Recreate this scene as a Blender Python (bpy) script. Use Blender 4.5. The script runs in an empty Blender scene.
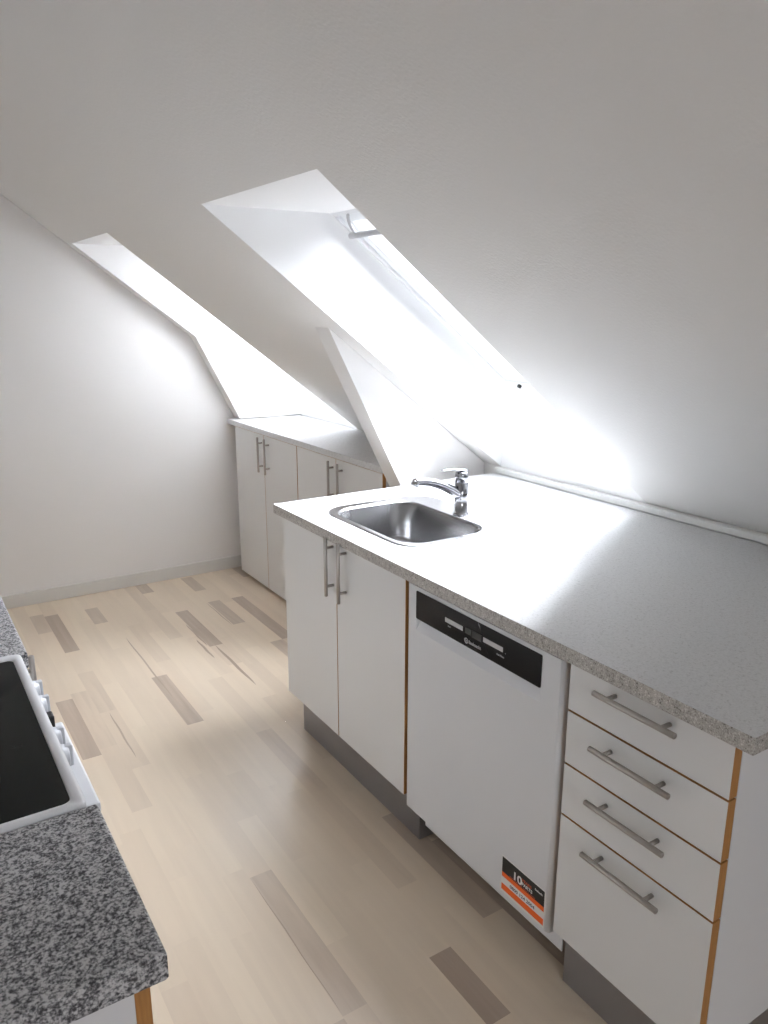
import bpy, bmesh, math, random
from mathutils import Vector, Matrix
random.seed(7)
SKY_STRENGTH = 66.0
SC = bpy.context.scene
COL = SC.collection

# ------------------------------------------------------------------ materials
def new_mat(name):
    m = bpy.data.materials.new(name); m.use_nodes = True
    nt = m.node_tree
    b = nt.nodes.get('Principled BSDF')
    return m, nt, b

def plain(name, col, rough=0.5, metal=0.0, spec=0.5, coat=0.0):
    m, nt, b = new_mat(name)
    b.inputs['Base Color'].default_value = (*col, 1)
    b.inputs['Roughness'].default_value = rough
    b.inputs['Metallic'].default_value = metal
    b.inputs['Specular IOR Level'].default_value = spec
    b.inputs['Coat Weight'].default_value = coat
    return m

def noise_bump(nt, b, scale, strength, dist=0.002, detail=4, stretch=None):
    tc = nt.nodes.new('ShaderNodeTexCoord'); n = nt.nodes.new('ShaderNodeTexNoise')
    n.inputs['Scale'].default_value = scale; n.inputs['Detail'].default_value = detail
    src = tc.outputs['Object']
    if stretch:
        mp = nt.nodes.new('ShaderNodeMapping'); mp.inputs['Scale'].default_value = stretch
        nt.links.new(src, mp.inputs['Vector']); src = mp.outputs['Vector']
    nt.links.new(src, n.inputs['Vector'])
    bp = nt.nodes.new('ShaderNodeBump'); bp.inputs['Strength'].default_value = strength
    bp.inputs['Distance'].default_value = dist
    nt.links.new(n.outputs['Fac'], bp.inputs['Height']); nt.links.new(bp.outputs['Normal'], b.inputs['Normal'])
    return n

def paint(name, col, rough=0.75, scale=110, strength=0.25):
    m, nt, b = new_mat(name)
    b.inputs['Base Color'].default_value = (*col, 1); b.inputs['Roughness'].default_value = rough
    b.inputs['Specular IOR Level'].default_value = 0.3
    noise_bump(nt, b, scale, strength, 0.0015)
    return m

def speckle(name, cols, scale, rough, bump=0.0, scale2=None):
    """laminate with fine stone-like specks: cols = [(position, rgb), ...]"""
    m, nt, b = new_mat(name)
    tc = nt.nodes.new('ShaderNodeTexCoord')
    n = nt.nodes.new('ShaderNodeTexNoise'); n.inputs['Scale'].default_value = scale
    n.inputs['Detail'].default_value = 3.0; n.inputs['Roughness'].default_value = 0.65
    v = nt.nodes.new('ShaderNodeTexNoise'); v.inputs['Scale'].default_value = scale2 or scale * 0.45
    v.inputs['Detail'].default_value = 2.0
    nt.links.new(tc.outputs['Object'], n.inputs['Vector']); nt.links.new(tc.outputs['Object'], v.inputs['Vector'])
    mx = nt.nodes.new('ShaderNodeMix'); mx.inputs[0].default_value = 0.35
    nt.links.new(n.outputs['Fac'], mx.inputs[2]); nt.links.new(v.outputs['Fac'], mx.inputs[3])
    r = nt.nodes.new('ShaderNodeValToRGB')
    el = r.color_ramp.elements
    while len(el) < len(cols): el.new(0.5)
    for e, (p, c) in zip(el, cols):
        e.position = p; e.color = (*c, 1)
    nt.links.new(mx.outputs[0], r.inputs['Fac']); nt.links.new(r.outputs['Color'], b.inputs['Base Color'])
    b.inputs['Roughness'].default_value = rough
    return m

def wood(name, c1, c2, scale=30, rough=0.45, stretch=(8, 8, 0.6)):
    m, nt, b = new_mat(name)
    tc = nt.nodes.new('ShaderNodeTexCoord'); mp = nt.nodes.new('ShaderNodeMapping')
    mp.inputs['Scale'].default_value = stretch
    n = nt.nodes.new('ShaderNodeTexNoise'); n.inputs['Scale'].default_value = scale; n.inputs['Detail'].default_value = 4
    r = nt.nodes.new('ShaderNodeValToRGB')
    r.color_ramp.elements[0].position = 0.3; r.color_ramp.elements[0].color = (*c1, 1)
    r.color_ramp.elements[1].position = 0.7; r.color_ramp.elements[1].color = (*c2, 1)
    nt.links.new(tc.outputs['Object'], mp.inputs['Vector']); nt.links.new(mp.outputs['Vector'], n.inputs['Vector'])
    nt.links.new(n.outputs['Fac'], r.inputs['Fac']); nt.links.new(r.outputs['Color'], b.inputs['Base Color'])
    b.inputs['Roughness'].default_value = rough
    return m

def brushed(name, col, rough, stretch, strength=0.06):
    m, nt, b = new_mat(name)
    b.inputs['Base Color'].default_value = (*col, 1); b.inputs['Metallic'].default_value = 1
    b.inputs['Roughness'].default_value = rough
    noise_bump(nt, b, 60, strength, 0.001, 3, stretch)
    return m

def glass_pane(name):
    """clear window glass: lets daylight straight through, mirrors a little at grazing angles"""
    m, nt, b = new_mat(name)
    nt.nodes.remove(b)
    out = nt.nodes['Material Output']
    t = nt.nodes.new('ShaderNodeBsdfTransparent'); t.inputs['Color'].default_value = (0.95, 0.95, 0.95, 1)
    g = nt.nodes.new('ShaderNodeBsdfGlossy'); g.inputs['Roughness'].default_value = 0.02
    f = nt.nodes.new('ShaderNodeFresnel'); f.inputs['IOR'].default_value = 1.45
    mx = nt.nodes.new('ShaderNodeMixShader')
    nt.links.new(f.outputs['Fac'], mx.inputs['Fac']); nt.links.new(t.outputs['BSDF'], mx.inputs[1])
    nt.links.new(g.outputs['BSDF'], mx.inputs[2]); nt.links.new(mx.outputs['Shader'], out.inputs['Surface'])
    return m

def diffuser_cloth(name):
    """added white diffuser sheet: scatters part of the daylight through to the room side"""
    m, nt, b = new_mat(name)
    nt.nodes.remove(b)
    d = nt.nodes.new('ShaderNodeBsdfDiffuse'); d.inputs['Color'].default_value = (0.85, 0.85, 0.85, 1)
    t = nt.nodes.new('ShaderNodeBsdfTranslucent'); t.inputs['Color'].default_value = (0.88, 0.88, 0.88, 1)
    mx = nt.nodes.new('ShaderNodeMixShader'); mx.inputs['Fac'].default_value = 0.70
    nt.links.new(d.outputs['BSDF'], mx.inputs[1]); nt.links.new(t.outputs['BSDF'], mx.inputs[2])
    nt.links.new(mx.outputs['Shader'], nt.nodes['Material Output'].inputs['Surface'])
    return m

def parquet(name):
    m, nt, b = new_mat(name)
    at = nt.nodes.new('ShaderNodeAttribute'); at.attribute_name = 'plank_tone'; at.attribute_type = 'GEOMETRY'
    a2 = nt.nodes.new('ShaderNodeAttribute'); a2.attribute_name = 'plank_seed'; a2.attribute_type = 'GEOMETRY'
    r = nt.nodes.new('ShaderNodeValToRGB')
    el = r.color_ramp.elements
    data = [(0.0, (0.30, 0.225, 0.165)), (0.28, (0.435, 0.345, 0.27)), (0.55, (0.60, 0.495, 0.385)), (1.0, (0.70, 0.59, 0.455))]
    while len(el) < len(data): el.new(0.5)
    for e, (p, c) in zip(el, data): e.position = p; e.color = (*c, 1)
    tc = nt.nodes.new('ShaderNodeTexCoord')
    ad = nt.nodes.new('ShaderNodeVectorMath'); ad.operation = 'MULTIPLY_ADD'
    cmb = nt.nodes.new('ShaderNodeCombineXYZ')
    nt.links.new(a2.outputs['Fac'], cmb.inputs['X']); nt.links.new(a2.outputs['Fac'], cmb.inputs['Z'])
    ad.inputs[1].default_value = (37.0, 0.0, 91.0)
    nt.links.new(cmb.outputs['Vector'], ad.inputs[0]); nt.links.new(tc.outputs['Object'], ad.inputs[2])
    mp = nt.nodes.new('ShaderNodeMapping'); mp.inputs['Scale'].default_value = (14, 0.9, 1)
    nt.links.new(ad.outputs['Vector'], mp.inputs['Vector'])
    n = nt.nodes.new('ShaderNodeTexNoise'); n.inputs['Scale'].default_value = 2.2; n.inputs['Detail'].default_value = 5
    n.inputs['Distortion'].default_value = 0.6
    nt.links.new(mp.outputs['Vector'], n.inputs['Vector'])
    mr = nt.nodes.new('ShaderNodeMapRange'); mr.inputs['From Min'].default_value = 0.25; mr.inputs['From Max'].default_value = 0.75
    mr.inputs['To Min'].default_value = -0.10; mr.inputs['To Max'].default_value = 0.10
    nt.links.new(n.outputs['Fac'], mr.inputs['Value'])
    s = nt.nodes.new('ShaderNodeMath'); s.operation = 'ADD'; s.use_clamp = True
    nt.links.new(at.outputs['Fac'], s.inputs[0]); nt.links.new(mr.outputs['Result'], s.inputs[1])
    nt.links.new(s.outputs['Value'], r.inputs['Fac']); nt.links.new(r.outputs['Color'], b.inputs['Base Color'])
    b.inputs['Roughness'].default_value = 0.28
    b.inputs['Specular IOR Level'].default_value = 0.5
    n2 = nt.nodes.new('ShaderNodeTexNoise'); n2.inputs['Scale'].default_value = 9; n2.inputs['Detail'].default_value = 2
    nt.links.new(tc.outputs['Object'], n2.inputs['Vector'])
    bp = nt.nodes.new('ShaderNodeBump'); bp.inputs['Strength'].default_value = 0.05; bp.inputs['Distance'].default_value = 0.01
    nt.links.new(n2.outputs['Fac'], bp.inputs['Height']); nt.links.new(bp.outputs['Normal'], b.inputs['Normal'])
    return m

def cooktop_glass(name):
    m, nt, b = new_mat(name)
    tc = nt.nodes.new('ShaderNodeTexCoord')
    n = nt.nodes.new('ShaderNodeTexNoise'); n.inputs['Scale'].default_value = 55; n.inputs['Detail'].default_value = 6
    r = nt.nodes.new('ShaderNodeValToRGB')
    r.color_ramp.elements[0].position = 0.70; r.color_ramp.elements[0].color = (0.006, 0.007, 0.007, 1)
    r.color_ramp.elements[1].position = 0.80; r.color_ramp.elements[1].color = (0.07, 0.07, 0.065, 1)
    nt.links.new(tc.outputs['Object'], n.inputs['Vector']); nt.links.new(n.outputs['Fac'], r.inputs['Fac'])
    nt.links.new(r.outputs['Color'], b.inputs['Base Color'])
    b.inputs['Roughness'].default_value = 0.06; b.inputs['Specular IOR Level'].default_value = 0.2
    return m

M_CEIL = paint('white_ceiling_paint', (0.80, 0.79, 0.775), 0.8, 130, 0.7)
M_WALL = paint('white_wall_paint', (0.80, 0.79, 0.78), 0.8, 90, 0.2)
M_LINING = paint('white_lining_paint', (0.88, 0.88, 0.88), 0.55, 60, 0.05)
M_TRIM = plain('grey_white_trim_paint', (0.68, 0.67, 0.645), 0.5)
M_UPST = plain('white_upstand_paint', (0.78, 0.78, 0.76), 0.5)
M_FLOOR = parquet('pale_beech_parquet')
M_FRONT = plain('white_melamine', (0.72, 0.72, 0.715), 0.38)
M_CARC = plain('white_carcass_board', (0.70, 0.705, 0.715), 0.45)
M_EDGE = wood('brown_wood_edge', (0.36, 0.165, 0.045), (0.46, 0.22, 0.065))
M_PLINTH = brushed('brushed_grey_plinth', (0.40, 0.40, 0.425), 0.42, (1, 0.05, 8), 0.05)
M_STEELH = brushed('brushed_steel_handle', (0.43, 0.40, 0.37), 0.36, (3, 3, 3), 0.02)
M_TOP = speckle('pale_grey_laminate', [(0.30, (0.34, 0.335, 0.33)), (0.40, (0.55, 0.55, 0.55)), (0.5, (0.62, 0.625, 0.63)), (0.68, (0.67, 0.67, 0.67))], 260, 0.30)
M_TOPEDGE = speckle('speckled_grey_laminate_edge', [(0.37, (0.10, 0.09, 0.08)), (0.45, (0.38, 0.36, 0.33)), (0.55, (0.46, 0.44, 0.41)), (0.62, (0.70, 0.68, 0.65))], 300, 0.4)
M_GRAN = speckle('dark_granite_laminate', [(0.40, (0.035, 0.035, 0.04)), (0.465, (0.17, 0.17, 0.18)), (0.52, (0.36, 0.36, 0.37)), (0.575, (0.56, 0.56, 0.57))], 255, 0.42, 0, 120)
M_BASIN = brushed('satin_steel_basin', (0.33, 0.33, 0.335), 0.27, (1, 14, 1), 0.04)
M_STEEL = brushed('satin_stainless_steel', (0.50, 0.50, 0.515), 0.26, (1, 14, 1), 0.04)
M_CHROME = plain('polished_chrome', (0.40, 0.405, 0.43), 0.10, 1.0)
M_ENAMEL = plain('white_enamel', (0.72, 0.73, 0.75), 0.28, 0, 0.5, 0.2)
M_DWHITE = plain('white_appliance_lacquer', (0.68, 0.69, 0.71), 0.35)
M_BLACK = plain('black_gloss_panel', (0.010, 0.009, 0.009), 0.16, 0, 0.15)
M_DARK = plain('dark_plastic', (0.02, 0.02, 0.02), 0.5)
M_DISPLAY = plain('grey_display_glass', (0.045, 0.05, 0.042), 0.15)
M_SILVER = plain('silver_button_plastic', (0.52, 0.52, 0.53), 0.35)
M_PRINT = plain('pale_grey_print', (0.45, 0.45, 0.46), 0.5)
M_GREYKNOB = plain('pale_grey_knob', (0.60, 0.62, 0.66), 0.4)
M_HOB = cooktop_glass('black_ceramic_glass')
M_PANE = glass_pane('clear_window_glass')
M_WFRAME = plain('white_window_frame_lacquer', (0.80, 0.81, 0.82), 0.35)
M_DIFFUSER = diffuser_cloth('white_translucent_diffuser')
M_LBLACK = plain('label_black', (0.012, 0.012, 0.010), 0.45)
M_LORANGE = plain('label_orange', (0.88, 0.13, 0.012), 0.45)
M_LWHITE = plain('label_white', (0.78, 0.78, 0.77), 0.45)
M_LRED = plain('label_red_print', (0.55, 0.10, 0.04), 0.45)
M_LDARK = plain('label_dark_print', (0.10, 0.10, 0.12), 0.5)
M_LGREY = plain('label_grey_square', (0.42, 0.34, 0.30), 0.5)

# ------------------------------------------------------------------ mesh helpers
def bm_box(bm, x0, x1, y0, y1, z0, z1, mi=0, bevel=0.0, seg=2):
    vs = [bm.verts.new((x, y, z)) for x in (x0, x1) for y in (y0, y1) for z in (z0, z1)]
    idx = [(0, 1, 3, 2), (4, 6, 7, 5), (0, 4, 5, 1), (2, 3, 7, 6), (0, 2, 6, 4), (1, 5, 7, 3)]
    fs = []
    for q in idx:
        f = bm.faces.new([vs[i] for i in q]); f.material_index = mi; fs.append(f)
    if bevel > 0:
        es = list({e for f in fs for e in f.edges})
        bmesh.ops.bevel(bm, geom=es, offset=bevel, segments=seg, affect='EDGES', profile=0.5)
    return fs

def bm_tube(bm, pts, radii, seg=16, caps=True, mi=0, up=Vector((0, 0, 1))):
    """tube through pts; radii = r or (r_side, r_up) per point"""
    pts = [Vector(p) for p in pts]
    rings = []
    for i, p in enumerate(pts):
        a = pts[max(i - 1, 0)]; c = pts[min(i + 1, len(pts) - 1)]
        t = (c - a).normalized()
        u = up if abs(t.dot(up)) < 0.95 else Vector((1, 0, 0))
        s = t.cross(u).normalized(); w = s.cross(t).normalized()
        r = radii[i] if isinstance(radii, (list, tuple)) and not isinstance(radii[0], (int, float)) or isinstance(radii, list) else radii
        rs, ru = (r, r) if isinstance(r, (int, float)) else r
        rings.append([bm.verts.new(p + s * (math.cos(2 * math.pi * k / seg) * rs) + w * (math.sin(2 * math.pi * k / seg) * ru)) for k in range(seg)])
    for A, B in zip(rings, rings[1:]):
        for k in range(seg):
            f = bm.faces.new((A[k], A[(k + 1) % seg], B[(k + 1) % seg], B[k])); f.smooth = True; f.material_index = mi
    if caps:
        f = bm.faces.new(rings[0]); f.material_index = mi
        f = bm.faces.new(rings[-1][::-1]); f.material_index = mi

def rrect(x0, x1, y0, y1, r, n=10):
    """rounded rectangle loop, r = radius or 4 radii for corners (x1y1, x0y1, x0y0, x1y0)"""
    rr = [r] * 4 if isinstance(r, (int, float)) else r
    cs = [(x1 - rr[0], y1 - rr[0], 0, rr[0]), (x0 + rr[1], y1 - rr[1], 90, rr[1]), (x0 + rr[2], y0 + rr[2], 180, rr[2]), (x1 - rr[3], y0 + rr[3], 270, rr[3])]
    out = []
    for cx, cy, a0, q in cs:
        for k in range(n + 1):
            a = math.radians(a0 + 90 * k / n)
            out.append((cx + q * math.cos(a), cy + q * math.sin(a)))
    return out

def bm_loops(bm, loops, mi=0, smooth=True):
    """bridge a list of (xy-loop, z)"""
    rings = [[bm.verts.new((x, y, z)) for x, y in lp] for lp, z in loops]
    n = len(rings[0])
    for A, B in zip(rings, rings[1:]):
        for k in range(n):
            f = bm.faces.new((A[k], A[(k + 1) % n], B[(k + 1) % n], B[k])); f.smooth = smooth; f.material_index = mi
    return rings

def make(name, bm, mats, parent=None, bevel=0.0, loc=(0, 0, 0), recalc=True):
    """link the bmesh (given in world coordinates) as one mesh object"""
    if recalc: bmesh.ops.recalc_face_normals(bm, faces=bm.faces)
    org = Vector(loc)
    if parent is not None:
        p = parent
        org = Vector((0, 0, 0))
        while p is not None: org += p.location; p = p.parent
    if org.length > 0: bmesh.ops.translate(bm, verts=bm.verts, vec=-org)
    me = bpy.data.meshes.new(name); bm.to_mesh(me); bm.free()
    for m in (mats if isinstance(mats, (list, tuple)) else [mats]): me.materials.append(m)
    o = bpy.data.objects.new(name, me); COL.objects.link(o)
    if parent is not None: o.parent = parent
    else: o.location = Vector(loc)
    if bevel > 0:
        md = o.modifiers.new('Bevel', 'BEVEL'); md.width = bevel; md.segments = 2; md.limit_method = 'ANGLE'
    return o

def box(name, dims, mat, parent=None, bevel=0.0, loc=(0, 0, 0)):
    bm = bmesh.new(); bm_box(bm, *dims, bevel=bevel)
    return make(name, bm, mat, parent, loc=loc)

def thing(name, label, cat, loc, group=None):
    o = bpy.data.objects.new(name, None); COL.objects.link(o)
    o.location = loc; o['label'] = label; o['category'] = cat; o.empty_display_size = 0.1
    if group: o['group'] = group
    return o

def tag(o, label, cat, group=None):
    o['label'] = label; o['category'] = cat
    if group: o['group'] = group
    return o

def struct(o):
    o['kind'] = 'structure'; return o

def text_part(name, body, size, x, y, z, mat, parent, bold=0.0, width=None):
    """flat lettering on a surface facing -x; (y, z) is the baseline's left end as read"""
    cu = bpy.data.curves.new('lettering', 'FONT'); cu.body = body; cu.size = size; cu.offset = bold; cu.extrude = 0.0002
    to = bpy.data.objects.new('lettering', cu); COL.objects.link(to)
    bpy.context.view_layer.update()
    dg = bpy.context.evaluated_depsgraph_get()
    me = bpy.data.meshes.new_from_object(to.evaluated_get(dg))
    bpy.data.objects.remove(to); bpy.data.curves.remove(cu)
    xs = [v.co.x for v in me.vertices]; sx = 1.0
    if width: sx = width / (max(xs) - min(xs))
    bm = bmesh.new(); bm.from_mesh(me); bpy.data.meshes.remove(me)
    for v in bm.verts:
        tx, ty, tz = v.co
        v.co = (x - tz, y - tx * sx, z + ty)
    return make(name, bm, mat, parent, recalc=False)

# ------------------------------------------------------------------ the room
S = 0.76                                     # slope of the ceiling
XK, ZK = 1.05, 0.925                         # knee wall
YF, YB, XL, ZT = 3.79, -2.6, -1.56, 2.45
def cz(x): return ZK + S * (XK - x)
XT = XK - (ZT - ZK) / S                      # where the slope meets the flat ceiling
SKY = [(1.08, 1.84), (3.00, 3.70)]           # skylight openings along y
XS = -0.21; ZS = cz(XS); OFF = 0.35          # head of the openings; window plane lies OFF above the ceiling plane
def wz(x): return cz(x) + OFF
XWT = XK - (ZS - ZK - OFF) / S               # top of the window plane

# floor: strip parquet, one face per stave
def build_floor():
    bm = bmesh.new()
    tone = bm.faces.layers.float.new('plank_tone'); seed = bm.faces.layers.float.new('plank_seed')
    w = 0.0665; xo = -0.554
    x_lo, x_hi = XL, XK
    dark = [(-.52, 3.03, 3.56, .22), (-.58, 3.33, 3.60, .42), (-.65, 2.05, 2.55, .26), (-.25, 2.085, 2.56, .27), (-.31, 2.32, 2.58, .42), (-.12, .435, .665, .20),
            (-.345, 3.31, 3.55, .33), (.062, 2.735, 3.25, .20), (.43, 2.63, 3.29, .24), (.37, 2.20, 2.63, .38), (.02, 1.70, 2.20, .30), (.09, 2.20, 2.5, .36),
            (.25, 2.93, 3.30, .36), (.30, 3.50, 3.76, .34), (.02, .67, 1.12, .30), (.085, .25, .70, .16), (.02, .18, .44, .18), (.15, .45, 1.02, .22), (.085, .7, 1.2, .36),
            (-.56, 2.32, 2.79, .40), (-.40, .635, 1.17, .46), (-.45, .2, .63, .40), (.0, 3.62, 3.80, .25), (-.64, 1.09, 1.56, .40), (-.18, 2.7, 3.2, .62)]
    r0 = math.floor((x_lo - xo) / w); r1 = math.ceil((x_hi - xo) / w)
    for i in range(r0, r1):
        xa = max(x_lo, xo + i * w); xb = min(x_hi, xo + (i + 1) * w)
        if xb - xa < 1e-4: continue
        mid = xo + (i + .5) * w
        rows = sorted(d for d in dark if abs(d[0] - mid) < w * .5)
        cuts = [YB]; tones = []
        y = YB
        while y < YF - 1e-6:
            nxt = [d for d in rows if d[1] > y - .02]
            here = [d for d in nxt if abs(d[1] - y) < .021]
            if here:
                d = here[0]; y2 = min(d[2], YF); t = d[3]
            else:
                y2 = y + random.uniform(.34, .62)
                if nxt:
                    if y2 > nxt[0][1] - .16: y2 = nxt[0][1]
                if y2 > YF - .12: y2 = YF
                q = random.random()
                t = random.uniform(.70, .92) if q < .80 else random.uniform(.52, .68)
                if mid < -.75 or mid > .5 or y < 0: t = t if random.random() < .8 else .3
            cuts.append(y2); tones.append(t); y = y2
        for ya, yb, t in zip(cuts, cuts[1:], tones):
            f = bm.faces.new([bm.verts.new(p) for p in ((xa, ya, 0), (xb, ya, 0), (xb, yb, 0), (xa, yb, 0))])
            f[tone] = t; f[seed] = random.random()
    # dark mineral streaks in a few staves
    for x0, x1, y0, y1, t in [(-.270, -.262, 2.32, 3.06, .18), (.066, .080, 2.25, 2.74, .10), (.034, .044, 2.75, 3.07, .16), (-.524, -.517, 1.96, 2.35, .22), (.012, .024, 2.60, 2.85, .20), (-.421, -.418, .64, 1.15, .22), (.232, .238, 2.92, 3.3, .25)]:
        n = 10; L = []; R = []
        for k in range(n + 1):
            yy = y0 + (y1 - y0) * k / n; h = math.sin(math.pi * k / n) ** .5 * (x1 - x0) / 2; c = (x0 + x1) / 2 + .0012 * math.sin(k * 1.3)
            L.append(bm.verts.new((c - h, yy, .0006))); R.append(bm.verts.new((c + h, yy, .0006)))
        for k in range(n):
            f = bm.faces.new((L[k], R[k], R[k + 1], L[k + 1])); f[tone] = t; f[seed] = .3
    bmesh.ops.remove_doubles(bm, verts=bm.verts, dist=1e-6)
    me = bpy.data.meshes.new('floor'); bm.to_mesh(me); bm.free(); me.materials.append(M_FLOOR)
    o = bpy.data.objects.new('floor', me); COL.objects.link(o); return struct(o)
build_floor()

def quad(bm, *p):
    return bm.faces.new([bm.verts.new(q) for q in p])

def build_ceiling():
    bm = bmesh.new()
    ys = sorted([YB, YF] + [v for s in SKY for v in s])
    for ya, yb in zip(ys, ys[1:]):
        hole = any(abs(ya - s[0]) < 1e-6 for s in SKY)
        xlow = XS if hole else XK
        quad(bm, (xlow, ya, cz(xlow)), (xlow, yb, cz(xlow)), (XT, yb, ZT), (XT, ya, ZT))
    quad(bm, (XT, YB, ZT), (XT, YF, ZT), (XL, YF, ZT), (XL, YB, ZT))
    bmesh.ops.remove_doubles(bm, verts=bm.verts, dist=1e-6)
    return struct(make('ceiling', bm, M_CEIL, recalc=False))
build_ceiling()

# walls
def poly_wall(name, y, skip=None):
    bm = bmesh.new()
    if not skip:
        f = bm.faces.new([bm.verts.new(p) for p in ((XL, y, 0), (XK, y, 0), (XK, y, ZK), (XT, y, ZT), (XL, y, ZT))])
    else:
        x0, x1, z0, z1 = skip
        quad(bm, (XL, y, 0), (x0, y, 0), (x0, y, ZT), (XL, y, ZT))
        quad(bm, (x0, y, 0), (x1, y, 0), (x1, y, z0), (x0, y, z0))
        bm.faces.new([bm.verts.new(p) for p in ((x0, y, z1), (x1, y, z1), (x1, y, cz(x1)), (XT, y, ZT), (x0, y, ZT))])
        quad(bm, (x1, y, 0), (XK, y, 0), (XK, y, ZK), (x1, y, cz(x1)))
    return struct(make(name, bm, M_WALL, recalc=False))
poly_wall('wall_far', YF)
BW = (-1.25, -0.45, 1.00, 1.62)
poly_wall('wall_back', YB, BW)
bm = bmesh.new(); quad(bm, (XL, YB, 0), (XL, YF, 0), (XL, YF, ZT), (XL, YB, ZT)); struct(make('wall_left', bm, M_WALL, recalc=False))
bm = bmesh.new(); quad(bm, (XK, YB, 0), (XK, YF, 0), (XK, YF, ZK), (XK, YB, ZK)); struct(make('wall_right', bm, M_WALL, recalc=False))

# baseboard along the far wall
bm = bmesh.new(); bm_box(bm, XL + .001, .66, YF - .014, YF - .001, 0, .075)
struct(make('baseboard_far', bm, M_TRIM, bevel=.003))
# low upstand between worktop and sloping ceiling
bm = bmesh.new(); bm_box(bm, 1.02, XK - .001, .001, 1.85, .9005, .9245)
struct(make('trim_1', bm, M_UPST, bevel=.003))

# triangular boarded struts under the roof slope
def strut(name, y0, y1, front, zlow):
    (xa, za), (xb, zb) = front
    k = (xb - xa) / (zb - za)
    # top: meet the ceiling
    # x = xa + k (z - za), z = cz(x)
    z = (ZK + S * (XK - xa + k * za)) / (1 + S * k); x = xa + k * (z - za)
    xl = min(xa + k * (zlow - za), XK - .002)
    prof = [(x, z - .0005), (xl, zlow), (XK - .001, zlow), (XK - .001, ZK - .0005)]
    bm = bmesh.new()
    A = [bm.verts.new((px, y0, pz)) for px, pz in prof]; B = [bm.verts.new((px, y1, pz)) for px, pz in prof]
    bm.faces.new(A); bm.faces.new(B[::-1])
    for i in range(len(prof)):
        j = (i + 1) % len(prof); bm.faces.new((A[i], B[i], B[j], A[j]))
    return struct(make(name, bm, M_WALL, bevel=.002))
strut('trim_2', 1.95, 2.055, ((.304, 1.473), (.619, .862)), .10)
strut('trim_3', 3.70, YF - .001, ((.401, 1.42), (.639, .949)), .937)

# skylights: lining, outer frame, sash, pane
def ring(bm, y0, y1, v0, v1, w, d0, d1, P):
    """rectangular frame in the window plane; P(y, v, d) maps to world"""
    def bar(ya, yb, va, vb):
        vs = [bm.verts.new(P(y, v, d)) for y in (ya, yb) for v in (va, vb) for d in (d0, d1)]
        for q in [(0, 1, 3, 2), (4, 6, 7, 5), (0, 4, 5, 1), (2, 3, 7, 6), (0, 2, 6, 4), (1, 5, 7, 3)]:
            bm.faces.new([vs[i] for i in q])
    bar(y0, y1, v0, v0 + w); bar(y0, y1, v1 - w, v1); bar(y0, y0 + w, v0 + w, v1 - w); bar(y1 - w, y1, v0 + w, v1 - w)

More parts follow.
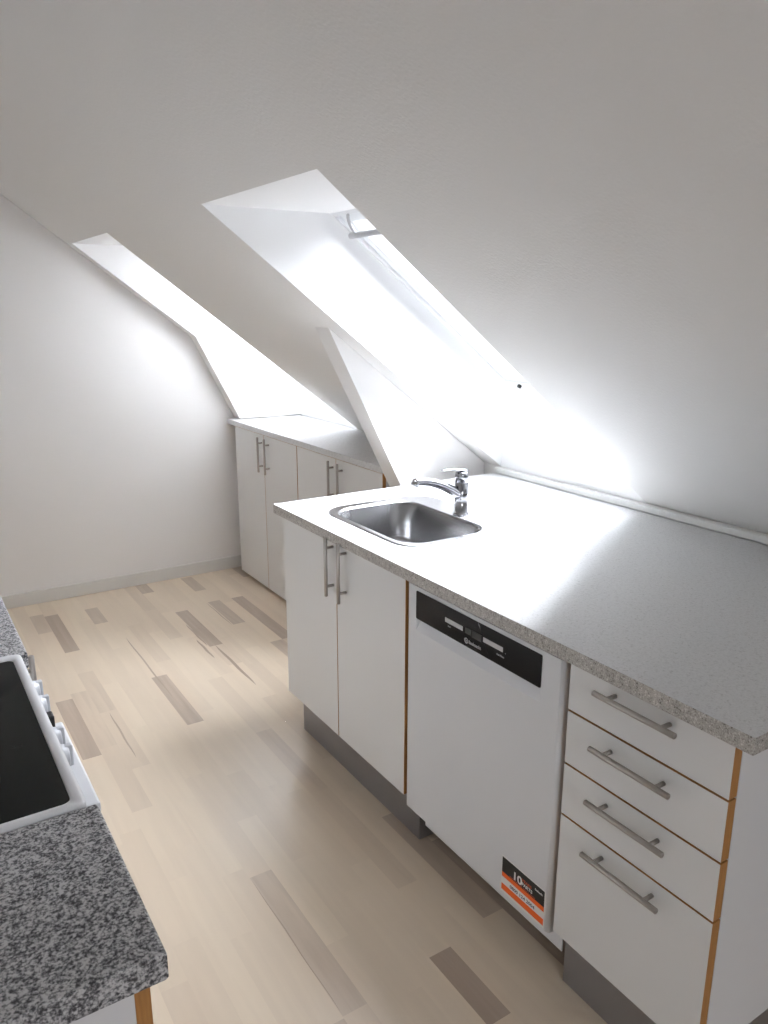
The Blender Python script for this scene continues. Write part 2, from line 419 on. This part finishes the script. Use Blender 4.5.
SLEN = math.hypot(1, S)
def skylight(name, y0, y1, diffuser=0.0):
    o = bpy.data.objects.new(name, None); COL.objects.link(o); o.location = (XK, (y0 + y1) / 2, ZK); struct(o)
    V = (XK - XWT) * SLEN
    dx, dz = -1 / SLEN, S / SLEN                 # up the slope
    nx, nz = -S / SLEN, -1 / SLEN                # into the room
    def P(y, v, d): return (XK + dx * v + nx * d, y, wz(XK) + dz * v + nz * d)
    bm = bmesh.new()
    zb = wz(XK)
    quad(bm, (XS, y0, ZS), (XWT, y0, ZS), (XWT, y1, ZS), (XS, y1, ZS))                      # head lining, level
    quad(bm, (XK, y0, ZK), (XK, y1, ZK), (XK, y1, zb), (XK, y0, zb))                        # sill lining, upright
    for y in (y0, y1):
        bm.faces.new([bm.verts.new(p) for p in ((XS, y, ZS), (XWT, y, ZS), (XK, y, zb), (XK, y, ZK))])
    make('lining', bm, M_LINING, o, recalc=False)
    bm = bmesh.new(); ring(bm, y0 - .02, y1 + .02, -.02, V + .02, .035, -.05, .004, P); make('window_frame', bm, M_WFRAME, o, bevel=.002)
    bm = bmesh.new(); ring(bm, y0 + .016, y1 - .016, .016, V - .016, .04, -.045, -.006, P); sash = make('sash', bm, M_WFRAME, o, bevel=.003)
    bm = bmesh.new()
    bm.faces.new([bm.verts.new(P(y, v, -.03)) for y, v in ((y0 + .05, .05), (y1 - .05, .05), (y1 - .05, V - .05), (y0 + .05, V - .05))])
    make('pane', bm, M_PANE, sash, recalc=False)
    # ventilation bar along the top of the sash, on two curved arms
    bm = bmesh.new()
    a = [P(y0 + .09, V - .075, .035), P(y1 - .06, V - .075, .035)]
    bm_tube(bm, a, .011, 12)
    for yy in (y0 + .12, y1 - .10):
        arc = [P(yy, V - .075 + .07 * math.sin(t), .035 - .045 * (1 - math.cos(t))) for t in [k * math.pi / 2 / 8 for k in range(9)]]
        bm_tube(bm, arc, .006, 8)
    make('ventilation_bar', bm, M_SILVER, sash)
    if diffuser > 0:                                 # added unseen sheet over the glass, softens light on the far wall
        bm = bmesh.new()
        va, vb = V - .02 - diffuser * (V - .04), V - .02
        bm.faces.new([bm.verts.new(P(y, v, -.003)) for y, v in ((y0 + .02, va), (y1 - .02, va), (y1 - .02, vb), (y0 + .02, vb))])
        bl = make('light_diffuser', bm, M_DIFFUSER, o, recalc=False)
        bm = bmesh.new(); bm_tube(bm, [P(y0 + .042, va, .004), P(y1 - .042, va, .004)], .009, 12); make('diffuser_bar', bm, M_SILVER, bl)
    bm = bmesh.new()
    c0 = Vector(P((y0 + y1) / 2 + (.28), .004, .0)); c1 = Vector(P((y0 + y1) / 2 + .28, .004, .014))
    bm_tube(bm, [c0, c1], .009, 12)
    make('latch_socket', bm, M_DARK, o)
    # daylight portal in the opening (guides sampling of the sky)
    L = bpy.data.lights.new('sky_portal', 'AREA'); L.shape = 'RECTANGLE'; L.size = V - .1; L.size_y = (y1 - y0) - .1
    L.cycles.is_portal = True
    lo = bpy.data.objects.new('sky_portal', L); COL.objects.link(lo)
    c = Vector(P((y0 + y1) / 2, V / 2, -.07)); zax = -Vector((nx, 0, nz)); xax = Vector((dx, 0, dz)); yax = zax.cross(xax)
    lo.matrix_world = Matrix(((xax.x, yax.x, zax.x, c.x), (xax.y, yax.y, zax.y, c.y), (xax.z, yax.z, zax.z, c.z), (0, 0, 0, 1)))
    return o
skylight('window_1', *SKY[0])
skylight('window_2', *SKY[1], diffuser=1.0)  # far skylight gets the added light-softening sheet

# unseen window added in the gable behind the camera for fill light
def fill_window():
    x0, x1, z0, z1 = BW
    o = bpy.data.objects.new('window_fill', None); COL.objects.link(o); o.location = ((x0 + x1) / 2, YB, z0); struct(o)
    def P(a, b, d): return (a, YB - .06 + d, b)
    bm = bmesh.new()
    for a, b in (((x0, z0), (x1, z0)), ((x1, z0), (x1, z1)), ((x1, z1), (x0, z1)), ((x0, z1), (x0, z0))):
        quad(bm, (a[0], YB, a[1]), (b[0], YB, b[1]), (b[0], YB - .12, b[1]), (a[0], YB - .12, a[1]))
    make('lining', bm, M_LINING, o, recalc=False)
    bm = bmesh.new(); ring(bm, x0, x1, z0, z1, .06, -.03, .03, P)
    xm = (x0 + x1) / 2; bm_box(bm, xm - .03, xm + .03, YB - .09, YB - .03, z0 + .06, z1 - .06)
    fr = make('window_frame', bm, M_WFRAME, o, bevel=.003)
    for a, b in ((x0 + .06, xm - .03), (xm + .03, x1 - .06)):
        bm = bmesh.new(); quad(bm, (a, YB - .06, z0 + .06), (b, YB - .06, z0 + .06), (b, YB - .06, z1 - .06), (a, YB - .06, z1 - .06))
        make('pane', bm, M_PANE, fr, recalc=False)
    L = bpy.data.lights.new('sky_portal', 'AREA'); L.shape = 'RECTANGLE'; L.size = x1 - x0; L.size_y = z1 - z0; L.cycles.is_portal = True
    lo = bpy.data.objects.new('sky_portal', L); COL.objects.link(lo)
    lo.location = ((x0 + x1) / 2, YB - .13, (z0 + z1) / 2); lo.rotation_euler = (math.radians(90), 0, 0)   # faces +y
fill_window()

# ------------------------------------------------------------------ cabinets
def handle(parent, axis, c, length=.194, half=.064, r=.006, out=.028, face=0.0, sgn=-1):
    """bar handle with two posts; c = centre of the bar"""
    bm = bmesh.new(); c = Vector(c)
    a = Vector((0, 1, 0)) if axis == 'y' else Vector((0, 0, 1))
    ch = .0012
    L = length / 2
    bm_tube(bm, [c - a * L, c - a * (L - ch), c + a * (L - ch), c + a * L], [r - ch, r, r, r - ch], 14)
    for s in (-1, 1):
        p = c + a * (s * half)
        bm_tube(bm, [p, Vector((face + sgn * .0005, p.y, p.z))], .0048, 12)
    return make('handle', bm, M_STEELH, parent)

def front(name, parent, x0, x1, y0, y1, z0, z1):
    """white board front with brown wood edges; faces: white on the two broad sides"""
    bm = bmesh.new(); bm_box(bm, x0, x1, y0, y1, z0, z1)
    for f in bm.faces:
        f.normal_update(); f.material_index = 0 if abs(f.normal.x) > .5 else 1
    return make(name, bm, [M_FRONT, M_EDGE], parent, bevel=.0008)

H, TH = .90, .0335
ZU = H - TH
FX = .0181                                  # plane of the peninsula fronts
# --- sink cabinet
sc = thing('sink_cabinet', 'white two-door cabinet with upright bar handles beneath the steel sink', 'cabinet', (.35, 1.43, 0))
bm = bmesh.new()
bm_box(bm, FX + .0240, 1.015, 1.032, 1.050, .178, ZU - .001); bm_box(bm, FX + .0240, 1.015, 1.788, 1.806, .178, ZU - .001)
bm_box(bm, FX + .0240, 1.015, 1.050, 1.788, .178, .196); bm_box(bm, 1.0, 1.015, 1.050, 1.788, .196, ZU - .001)
make('body', bm, M_CARC, sc)
for (y0, y1, hy) in ((1.4290, 1.8060, 1.446), (1.038, 1.4250, 1.366)):
    d = front('door', sc, FX, FX + .0225, y0, y1, .186, ZU - .003)
    handle(d, 'z', (FX - .028, hy, .780), face=FX)
bm = bmesh.new(); bm_box(bm, .083, .60, 1.046, 1.817, 0.0005, .176)
make('plinth', bm, M_PLINTH, sc)

# --- drawer cabinet
dc = thing('drawer_cabinet', 'white four-drawer cabinet with horizontal bar handles at the near end of the row', 'cabinet', (.45, .23, 0))
bm = bmesh.new()
bm_box(bm, FX + .0240, 1.015, .042, .060, .168, ZU - .001); bm_box(bm, FX + .0240, 1.015, .408, .426, .168, ZU - .001)
bm_box(bm, FX + .0240, 1.015, .060, .408, .168, .186); bm_box(bm, 1.0, 1.015, .060, .408, .186, ZU - .001)
make('body', bm, M_CARC, dc)
for (z0, z1, hz) in ((.7525, ZU - .003, .836), (.626, .7482, .7125), (.500, .6217, .588), (.186, .4957, .463)):
    d = front('drawer', dc, FX, FX + .0225, .042, .4225, z0, z1)
    handle(d, 'y', (FX - .028, .237, hz), face=FX)
bm = bmesh.new(); bm_box(bm, .078, .62, .060, .436, .0005, .166)
make('plinth', bm, M_PLINTH, dc)

# --- dishwasher
dw = thing('dishwasher', 'white built-under dishwasher with black control strip and an orange and black sticker', 'dishwasher', (.35, .73, 0))
bm = bmesh.new(); bm_box(bm, FX + .0445, .60, .440, 1.022, .1645, ZU - .006)
make('body', bm, M_DWHITE, dw)
def dw_door():
    Y0, Y1, Z0, Z1 = .438, 1.0245, .162, ZU - .013
    ya, yb, zt, zbm = .507, .984, .763, .728      # grip recess below the control strip
    bm = bmesh.new()
    x = FX; xb = FX + .04; R = .012
    # outer shell: rounded upright edges
    def col(z):
        pts = []
        for k in range(7):
            a = math.pi / 2 * k / 6
            pts.append((x + R - R * math.sin(a), Y0 + R - R * math.cos(a), z))
        for k in range(7):
            a = math.pi / 2 * k / 6
            pts.append((x + .004 - .004 * math.cos(a), Y1 - .004 + .004 * math.sin(a), z))
        return [(xb, Y0, z)] + pts + [(xb, Y1, z)]
    lo = [bm.verts.new(p) for p in col(Z0)]; hi = [bm.verts.new(p) for p in col(Z1)]
    n = len(lo); fi = 7                            # face between index 7 and 8 is the flat front
    for k in range(n):
        j = (k + 1) % n
        if k == fi: continue
        f = bm.faces.new((lo[k], lo[j], hi[j], hi[k])); f.smooth = k not in (n - 1,)
    bm.faces.new(lo[::-1]); bm.faces.new(hi)
    A, B, C, D = lo[fi], lo[fi + 1], hi[fi + 1], hi[fi]
    q = {k: bm.verts.new((x, yy, zz)) for k, (yy, zz) in dict(a=(ya, zbm), b=(yb, zbm), c=(yb, zt), d=(ya, zt)).items()}
    bm.faces.new((A, B, q['b'], q['a'])); bm.faces.new((B, C, q['c'], q['b'])); bm.faces.new((C, D, q['d'], q['c'])); bm.faces.new((D, A, q['a'], q['d']))
    dpt = .016
    e = bm.verts.new((x + dpt, yb - .004, zt)); g = bm.verts.new((x + dpt, ya + .004, zt))
    bm.faces.new((q['a'], q['b'], e, g)); bm.faces.new((q['b'], q['c'], e)); bm.faces.new((q['d'], q['a'], g)); bm.faces.new((q['c'], q['d'], g, e))
    return make('door', bm, M_DWHITE, dw)
dd = dw_door()
bm = bmesh.new()
lp = rrect(.505, .984, .7635, .843, .004, 4)
F = bm.faces.new([bm.verts.new((FX - .0005, y, z)) for y, z in lp])
r = bmesh.ops.extrude_face_region(bm, geom=[F]); bmesh.ops.translate(bm, verts=[v for v in r['geom'] if isinstance(v, bmesh.types.BMVert)], vec=(-.0015, 0, 0))
cp = make('control_panel', bm, M_BLACK, dw)
PX = FX - .002
def strip(name, y0, y1, z0, z1, mat, parent, x=PX, d=.0008):
    bm = bmesh.new(); bm_box(bm, x - d, x - .0001, y0, y1, z0, z1); return make(name, bm, mat, parent)
strip('button_strip', .782, .854, .7995, .8115, M_SILVER, cp); strip('button_strip', .632, .703, .8005, .8125, M_SILVER, cp)
for k in range(1, 4):
    pass
strip('display', .7475, .772, .7985, .8145, M_DISPLAY, cp); strip('display', .709, .7455, .7965, .8145, M_DARK, cp)
bm = bmesh.new()
for k in range(20):
    a0, a1 = 2 * math.pi * k / 20, 2 * math.pi * (k + 1) / 20
    c = (.7665, .7795)
    vs = [bm.verts.new((PX - .0006, c[0] + rr * math.cos(a), c[1] + rr * math.sin(a))) for rr, a in ((.0055, a0), (.0075, a0), (.0075, a1), (.0055, a1))]
    bm.faces.new(vs)
vs = [bm.verts.new((PX - .0006, .7665 + y, .7795 + z)) for y, z in ((.0028, .007), (.0008, .007), (.0008, -.004), (.0028, -.004))]; bm.faces.new(vs)
for k in range(14):
    a0, a1 = 2 * math.pi * k / 14, 2 * math.pi * (k + 1) / 14
    vs = [bm.verts.new((PX - .0006, .7660 + rr * math.cos(a), .7780 + rr * math.sin(a))) for rr, a in ((.0018, a0), (.0034, a0), (.0034, a1), (.0018, a1))]
    bm.faces.new(vs)
make('round_emblem', bm, M_PRINT, cp, recalc=False)
text_part('brand_lettering', 'Bauknecht', .0125, PX - .0004, .757, .7755, M_PRINT, cp, .0002, .046)
text_part('printed_word', 'Start', .006, PX - .0004, .842, .790, M_PRINT, cp, 0, .012)
text_part('printed_word', 'Start/Stop', .0065, PX - .0004, .653, .787, M_PRINT, cp, 0, .026)
text_part('printed_word', '\u2022', .008, PX - .0004, .624, .798, M_PRINT, cp)
# sticker at the lower right of the door
bm = bmesh.new(); bm_box(bm, FX - .0004, FX - .0001, .4515, .6035, .168, .270)
st = make('sticker', bm, M_LWHITE, dw)
SX = FX - .0004
def band(name, z0a, z1a, mat, y0=.4545, y1=.6015):
    bm = bmesh.new(); bm_box(bm, SX - .0003, SX - .00005, y0, y1, z0a, z1a); return make(name, bm, mat, st)
band('black_band', .2245, .267, M_LBLACK); band('orange_band', .2115, .2245, M_LORANGE); band('orange_band', .174, .1915, M_LORANGE); 
LX = SX - .0005
t_ = text_part('printed_number', '10', .030, LX, .564, .2305, M_LWHITE, st, .0007, .028)
text_part('printed_word', 'YEARS', .011, LX, .531, .2440, M_LRED, st, .0002, .034)
text_part('printed_word', 'PARTS', .0125, LX, .531, .2330, M_LWHITE, st, .0002, .036)
text_part('printed_word', 'warranty on spare parts', .0065, LX, .574, .2262, M_LRED, st, 0, .090)
text_part('printed_word', 'Bauknecht', .0075, LX, .486, .2515, M_LWHITE, st, .0001, .025)
text_part('printed_number', '0800 124 2004', .0125, LX, .571, .1965, M_LDARK, st, .0001, .086)
# white base rail under the door
bm = bmesh.new(); bm_box(bm, .060, .0625, .430, .985, .099, .1640); make('base_rail', bm, M_DWHITE, dw)

# --- worktop with the sink cut-out
wt = None
def worktop():
    bm = bmesh.new()
    outer = [(0, 0), (1.0195, 0), (1.0195, 1.85), (0, 1.85)]
    inner = rrect(.110, .520, 1.150, 1.672, .085, 8)
    def ring_(pts, z):
        vs = [bm.verts.new((x, y, z)) for x, y in pts]; return vs, [bm.edges.new((vs[i], vs[(i + 1) % len(vs)])) for i in range(len(vs))]
    for z in (H, ZU):
        vo, eo = ring_(outer, z); vi, ei = ring_(inner, z)
        g = bmesh.ops.triangle_fill(bm, edges=eo + ei, use_beauty=True)
        for f in [f for f in g['geom'] if isinstance(f, bmesh.types.BMFace)]: f.material_index = 0
        if z == H: a, b = vo, vi
        else: a2, b2 = vo, vi
    for A, B, mi in ((a, a2, 1), (b, b2, 0)):
        for i in range(len(A)):
            j = (i + 1) % len(A); f = bm.faces.new((A[i], A[j], B[j], B[i])); f.material_index = mi
    o = make('worktop', bm, [M_TOP, M_TOPEDGE], loc=(.5, .9, ZU), bevel=.0015)
    return tag(o, 'pale grey laminate worktop with the sink let into it, under the skylight', 'worktop')
worktop()

# --- sink
sk = thing('kitchen_sink', 'rectangular stainless steel sink let into the pale grey worktop', 'sink', (.315, 1.418, H))
bm = bmesh.new()
RO = (.095, .095, .095, .095)
loops = [(rrect(.093, .538, 1.133, 1.688, .10), H + .0004), (rrect(.0945, .5365, 1.1345, 1.6865, .099), H + .0032), (rrect(.099, .532, 1.139, 1.682, .096), H + .0042),
         (rrect(.105, .526, 1.145, 1.676, .092), H + .0030), (rrect(.112, .430, 1.160, 1.640, .085), H + .0022)]
loops = loops[:4] + [(rrect(.116, .438, 1.168, 1.655, .085), H + .0026)]
make('rim', (lambda b: (bm_loops(b, loops), b)[1])(bm), M_STEEL, sk)
bm = bmesh.new()
bl = [(rrect(.116, .438, 1.168, 1.655, .085), H + .0026), (rrect(.121, .433, 1.173, 1.650, .082), H - .0005), (rrect(.124, .430, 1.176, 1.647, .080), H - .006),
      (rrect(.131, .423, 1.184, 1.639, .078), H - .120), (rrect(.138, .416, 1.191, 1.632, .074), H - .140), (rrect(.152, .402, 1.205, 1.618, .064), H - .152),
      (rrect(.175, .379, 1.228, 1.596, .05), H - .157), (rrect(.235, .319, 1.375, 1.461, .041), H - .160)]
bm_loops(bm, bl)
make('basin', bm, M_BASIN, sk)
bm = bmesh.new()
def circ(r, n=44): return [(.277 + r * math.cos(2 * math.pi * k / n + math.pi / 4 * 0), 1.418 + r * math.sin(2 * math.pi * k / n)) for k in range(n)]
rg = bm_loops(bm, [(circ(.056), H - .1598), (circ(.050), H - .1575), (circ(.040), H - .1585), (circ(.036), H - .164), (circ(.012), H - .165)])
bm.faces.new(rg[-1])
make('drain', bm, M_CHROME, sk)

# --- faucet
fc = thing('mixer_faucet', 'chrome single-lever mixer faucet standing on the sink rim', 'faucet', (.470, 1.375, H + .0035))
fx, fy, fz = .470, 1.375, H
bm = bmesh.new()
zs = [(.0036, .027), (.006, .027), (.009, .0245), (.010, .0235), (.060, .0232), (.112, .0228), (.113, .0218), (.1145, .0218), (.1155, .0228), (.140, .0225), (.148, .0205), (.151, .016)]
bm_tube(bm, [(fx, fy, fz + a) for a, b_ in zs], [b_ for a, b_ in zs], 28)
make('body', bm, M_CHROME, fc)
bm = bmesh.new()
sp = []
sr = []
for k in range(17):
    t = k / 16
    x = fx - .010 - .180 * t
    z = fz + .070 + .064 * math.sin(min(1, t * 1.05) * math.pi / 2) ** .9
    sp.append((x, fy + .0 * t, z)); sr.append((.0175 - .0040 * t, .0175 - .0060 * t))
bm_tube(bm, sp, sr, 18)
make('spout', bm, M_CHROME, fc)
bm = bmesh.new()
bm_tube(bm, [(fx - .180, fy, fz + .134), (fx - .186, fy, fz + .131), (fx - .192, fy, fz + .124), (fx - .193, fy, fz + .122)], [.0112, .0128, .0128, .0112], 18)
make('aerator', bm, M_CHROME, fc)
bm = bmesh.new()
lp = [(fx + .020, fy, fz + .1525), (fx + .012, fy, fz + .1545), (fx - .010, fy, fz + .157), (fx - .035, fy, fz + .161), (fx - .062, fy, fz + .163), (fx - .078, fy, fz + .162), (fx - .084, fy, fz + .161)]
bm_tube(bm, lp, [(.010, .002), (.018, .0034), (.017, .0034), (.0135, .0026), (.0125, .0024), (.010, .002), (.005, .0014)], 18)
make('lever', bm, M_CHROME, fc)

# --- far storage cabinets
CX = .596
def far_cabinet(y0, y1, label, hlist):
    t = thing('storage_cabinet', label, 'cabinet', ((CX + XK) / 2, (y0 + y1) / 2, 0), 'tall-fronted cabinets under the far skylight')
    bm = bmesh.new()
    bm_box(bm, CX + .0195, 1.03, y0 + .001, y0 + .019, .03, .905); bm_box(bm, CX + .0195, 1.03, y1 - .019, y1 - .001, .03, .905)
    bm_box(bm, CX + .0195, 1.03, y0 + .019, y1 - .019, .03, .048); bm_box(bm, 1.015, 1.03, y0 + .019, y1 - .019, .048, .905)
    make('body', bm, M_CARC, t)
    m = (y0 + y1) / 2
    for (a, b), hy in zip(((y0 + .002, m - .0015), (m + .0015, y1 - .002)), hlist):
        d = front('door', t, CX, CX + .018, a, b, .022, .903)
        handle(d, 'z', (CX - .028, hy, .795), face=CX)
    bm = bmesh.new(); bm_box(bm, CX + .10, 1.0, y0 + .002, y1 - .002, .0005, .029); make('plinth', bm, M_PLINTH, t)
    return t
far_cabinet(2.862, 3.665, 'white two-door cabinet in the far corner, against the far wall', (3.196, 3.283))
far_cabinet(2.060, 2.860, 'white two-door cabinet between the far corner cabinet and the slanted roof strut', (2.400, 2.486))
bm = bmesh.new(); bm_box(bm, CX - .006, 1.030, 2.057, 3.765, .906, .9355)
tag(make('worktop', bm, [M_TOPEDGE], loc=(.8, 2.9, .906), bevel=.002), 'narrow pale grey worktop along the far cabinets, reaching the far wall', 'worktop')
bpy.data.objects['worktop.001'].data.materials[0] = M_TOP

# ------------------------------------------------------------------ left side: granite worktops and cooker
WX = -.942
def granite(y0, y1, label, rnd=.012):
    bm = bmesh.new(); bm_box(bm, XL + .002, WX, y0, y1, H - .036, H)
    es = [e for e in bm.edges if all(abs(v.co.x - WX) < 1e-6 for v in e.verts) and abs(e.verts[0].co.y - e.verts[1].co.y) > .01]
    bmesh.ops.bevel(bm, geom=es, offset=.005, segments=4, affect='EDGES', profile=.5)
    es = [e for e in bm.edges if all(v.co.x > WX - .006 for v in e.verts) and abs(e.verts[0].co.z - e.verts[1].co.z) > .02]
    bmesh.ops.bevel(bm, geom=es, offset=.008, segments=4, affect='EDGES', profile=.5)
    o = make('granite_worktop', bm, M_GRAN, loc=((XL + WX) / 2, (y0 + y1) / 2, H - .036), bevel=.0015)
    return tag(o, label, 'worktop')
granite(.085, .396, 'speckled dark grey worktop in the near corner, in front of the cooker')
granite(.988, 3.70, 'speckled dark grey worktop behind the cooker, running towards the far wall')

def left_cabinet(y0, y1, label, door_list, hy):
    t = thing('base_cabinet', label, 'cabinet', ((XL - .97) / 2, (y0 + y1) / 2, 0))
    bm = bmesh.new()
    X0, X1 = XL + .003, -.9780
    bm_box(bm, X0, X1, y0, y0 + .018, .155, H - .039); bm_box(bm, X0, X1, y1 - .018, y1, .155, H - .039)
    bm_box(bm, X0, X1, y0 + .018, y1 - .018, .155, .173); bm_box(bm, X0, X0 + .012, y0 + .018, y1 - .018, .173, H - .039)
    make('body', bm, M_CARC, t)
    for (a, b), h in zip(door_list, hy):
        d = front('door', t, -.9775, -.9595, a, b, .165, H - .042)
        if h: handle(d, 'z', (-.9595 + .028, h, .775), face=-.9595, sgn=1)
    bm = bmesh.new(); bm_box(bm, X0 + .02, -1.03, y0 + .002, y1 - .002, .0005, .153); make('plinth', bm, M_PLINTH, t)
left_cabinet(.098, .394, 'white cabinet with a brown-edged door under the near speckled worktop', [(.100, .392)], [None])
left_cabinet(.991, 2.191, 'white cabinet with a steel bar handle under the speckled worktop beyond the cooker', [(.993, 1.590), (1.593, 2.189)], [1.03, None])

ck = thing('cooker', 'white freestanding cooker with black glass hob between the speckled worktops', 'cooker', ((XL - .95) / 2, .692, 0))
CY0, CY1 = .3985, .985
bm = bmesh.new(); bm_box(bm, XL + .004, -.985, CY0 + .003, CY1 - .003, .03, .884); make('body', bm, M_ENAMEL, ck)
# hob rim and glass
bm = bmesh.new()
X0, X1 = XL + .004, -.955
lo = [(rrect(X0, X1, CY0, CY1, .012, 6), .885), (rrect(X0, X1, CY0, CY1, .012, 6), .8985), (rrect(X0 + .002, X1 - .002, CY0 + .002, CY1 - .002, .012, 6), .9025),
      (rrect(X0 + .006, X1 - .006, CY0 + .005, CY1 - .005, .012, 6), .9040), (rrect(X0 + .02, X1 - .017, CY0 + .015, CY1 - .028, .014, 6), .9035), (rrect(X0 + .021, X1 - .018, CY0 + .016, CY1 - .029, .013, 6), .9005)]
rg = bm_loops(bm, lo); bm.faces.new(rg[0][::-1]); bm.faces.new(rg[-1])
make('hob_rim', bm, M_ENAMEL, ck)
bm = bmesh.new()
lo = [(rrect(X0 + .0215, X1 - .0185, CY0 + .0165, CY1 - .0295, .012, 6), .9008), (rrect(X0 + .0215, X1 - .0185, CY0 + .0165, CY1 - .0295, .012, 6), .9028)]
rg = bm_loops(bm, lo, smooth=False); bm.faces.new(rg[-1]); bm.faces.new(rg[0][::-1])
make('hob_glass', bm, M_HOB, ck)
# sloping control panel
bm = bmesh.new()
pr = [(-.984, .884), (-.962, .884), (-.952, .815), (-.952, .800), (-.984, .800)]
A = [bm.verts.new((x, CY0 + .004, z)) for x, z in pr]; B = [bm.verts.new((x, CY1 - .004, z)) for x, z in pr]
bm.faces.new(A); bm.faces.new(B[::-1])
for i in range(5):
    j = (i + 1) % 5; bm.faces.new((A[i], B[i], B[j], A[j]))
cpn = make('control_panel', bm, M_ENAMEL, ck, bevel=.003)
def knob(y, mat=None, z=.856):
    bm = bmesh.new()
    x = -.958
    bm_tube(bm, [(x + .0015, y, z), (x + .006, y, z), (x + .0065, y, z), (x + .017, y, z), (x + .019, y, z)], [.024, .024, .0205, .0185, .0165], 24)
    bm_box(bm, x + .012, x + .025, y - .006, y + .006, z - .019, z + .019, bevel=.002)
    return make('knob', bm, mat or M_GREYKNOB, ck)
for y in (.895, .825, .690, .625): knob(y)
bm = bmesh.new(); bm_box(bm, -.957, -.938, .745, .770, .842, .870, bevel=.003); make('gap_shadow_block', bm, M_DARK, ck)  # black block standing in for the shadow in the handle gap
# oven door with handle
bm = bmesh.new(); bm_box(bm, -.984, -.955, CY0 + .006, CY1 - .006, .26, .798, bevel=.004)
od = make('oven_door', bm, M_ENAMEL, ck)
bm = bmesh.new(); bm_box(bm, -.9549, -.9535, CY0 + .07, CY1 - .07, .36, .68); make('oven_glass', bm, M_BLACK, od)
bm = bmesh.new()
bm_box(bm, -.936, -.911, .545, .850, .782, .802, bevel=.004)
for y in (.550, .815): bm_box(bm, -.9552, -.934, y, y + .030, .783, .801, bevel=.003)
make('handle', bm, M_ENAMEL, od)
bm = bmesh.new(); bm_box(bm, -.984, -.957, CY0 + .006, CY1 - .006, .06, .255, bevel=.004); make('drawer', bm, M_ENAMEL, ck)
bm = bmesh.new(); bm_box(bm, XL + .03, -1.0, CY0 + .02, CY1 - .02, .0005, .0305); make('plinth', bm, M_DARK, ck)

# ------------------------------------------------------------------ light: overcast sky through the windows
W = bpy.data.worlds.new('World'); SC.world = W; W.use_nodes = True
wn = W.node_tree; bg = wn.nodes['Background']
tcw = wn.nodes.new('ShaderNodeTexCoord')
dot = wn.nodes.new('ShaderNodeVectorMath'); dot.operation = 'DOT_PRODUCT'
SUNDIR = Vector((0.0, 0.0, 1.0))                             # overcast: brightest overhead
dot.inputs[1].default_value = SUNDIR
wn.links.new(tcw.outputs['Generated'], dot.inputs[0])
rmp = wn.nodes.new('ShaderNodeValToRGB')
e = rmp.color_ramp.elements
SKYRAMP = [(0.0, 0.30), (0.25, 0.40), (0.45, 0.60), (0.70, 0.66), (0.90, 0.76), (1.0, 0.82)]
while len(e) < len(SKYRAMP): e.new(0.5)
for q, (p, v) in zip(e, SKYRAMP):
    q.position = p; q.color = (v * 0.895, v * 0.932, v, 1)
wn.links.new(dot.outputs['Value'], rmp.inputs['Fac']); wn.links.new(rmp.outputs['Color'], bg.inputs['Color'])
bg.inputs['Strength'].default_value = SKY_STRENGTH
W.cycles.sampling_method = 'AUTOMATIC'

# ------------------------------------------------------------------ camera
yaw, pitch, roll, f = math.radians(-32.6599), math.radians(-14.6828), math.radians(0.1058), 782.6067
fw = Vector((-math.sin(yaw) * math.cos(pitch), math.cos(yaw) * math.cos(pitch), math.sin(pitch)))
rt = fw.cross(Vector((0, 0, 1))).normalized(); up = rt.cross(fw)
r2 = rt * math.cos(roll) + up * math.sin(roll); u2 = -rt * math.sin(roll) + up * math.cos(roll)
cam = bpy.data.cameras.new('camera'); co = bpy.data.objects.new('camera', cam); COL.objects.link(co)
c = (-1.1226, -0.6313, 1.577); b = -fw
co.matrix_world = Matrix(((r2.x, u2.x, b.x, c[0]), (r2.y, u2.y, b.y, c[1]), (r2.z, u2.z, b.z, c[2]), (0, 0, 0, 1)))
cam.sensor_fit = 'VERTICAL'; cam.sensor_height = 24.0; cam.lens = 24.0 * f / 1024.0
cam.clip_start = .02
SC.camera = co

vs = SC.view_settings
vs.view_transform = 'Standard'; vs.look = 'None'; vs.gamma = 1.0; vs.use_curve_mapping = False
vs.exposure = 0.0
cy = SC.cycles
cy.use_denoising = True
cy.max_bounces = 16; cy.diffuse_bounces = 12; cy.glossy_bounces = 6; cy.transparent_max_bounces = 12; cy.transmission_bounces = 8
cy.sample_clamp_indirect = 12.0
cy.caustics_reflective = False; cy.caustics_refractive = False
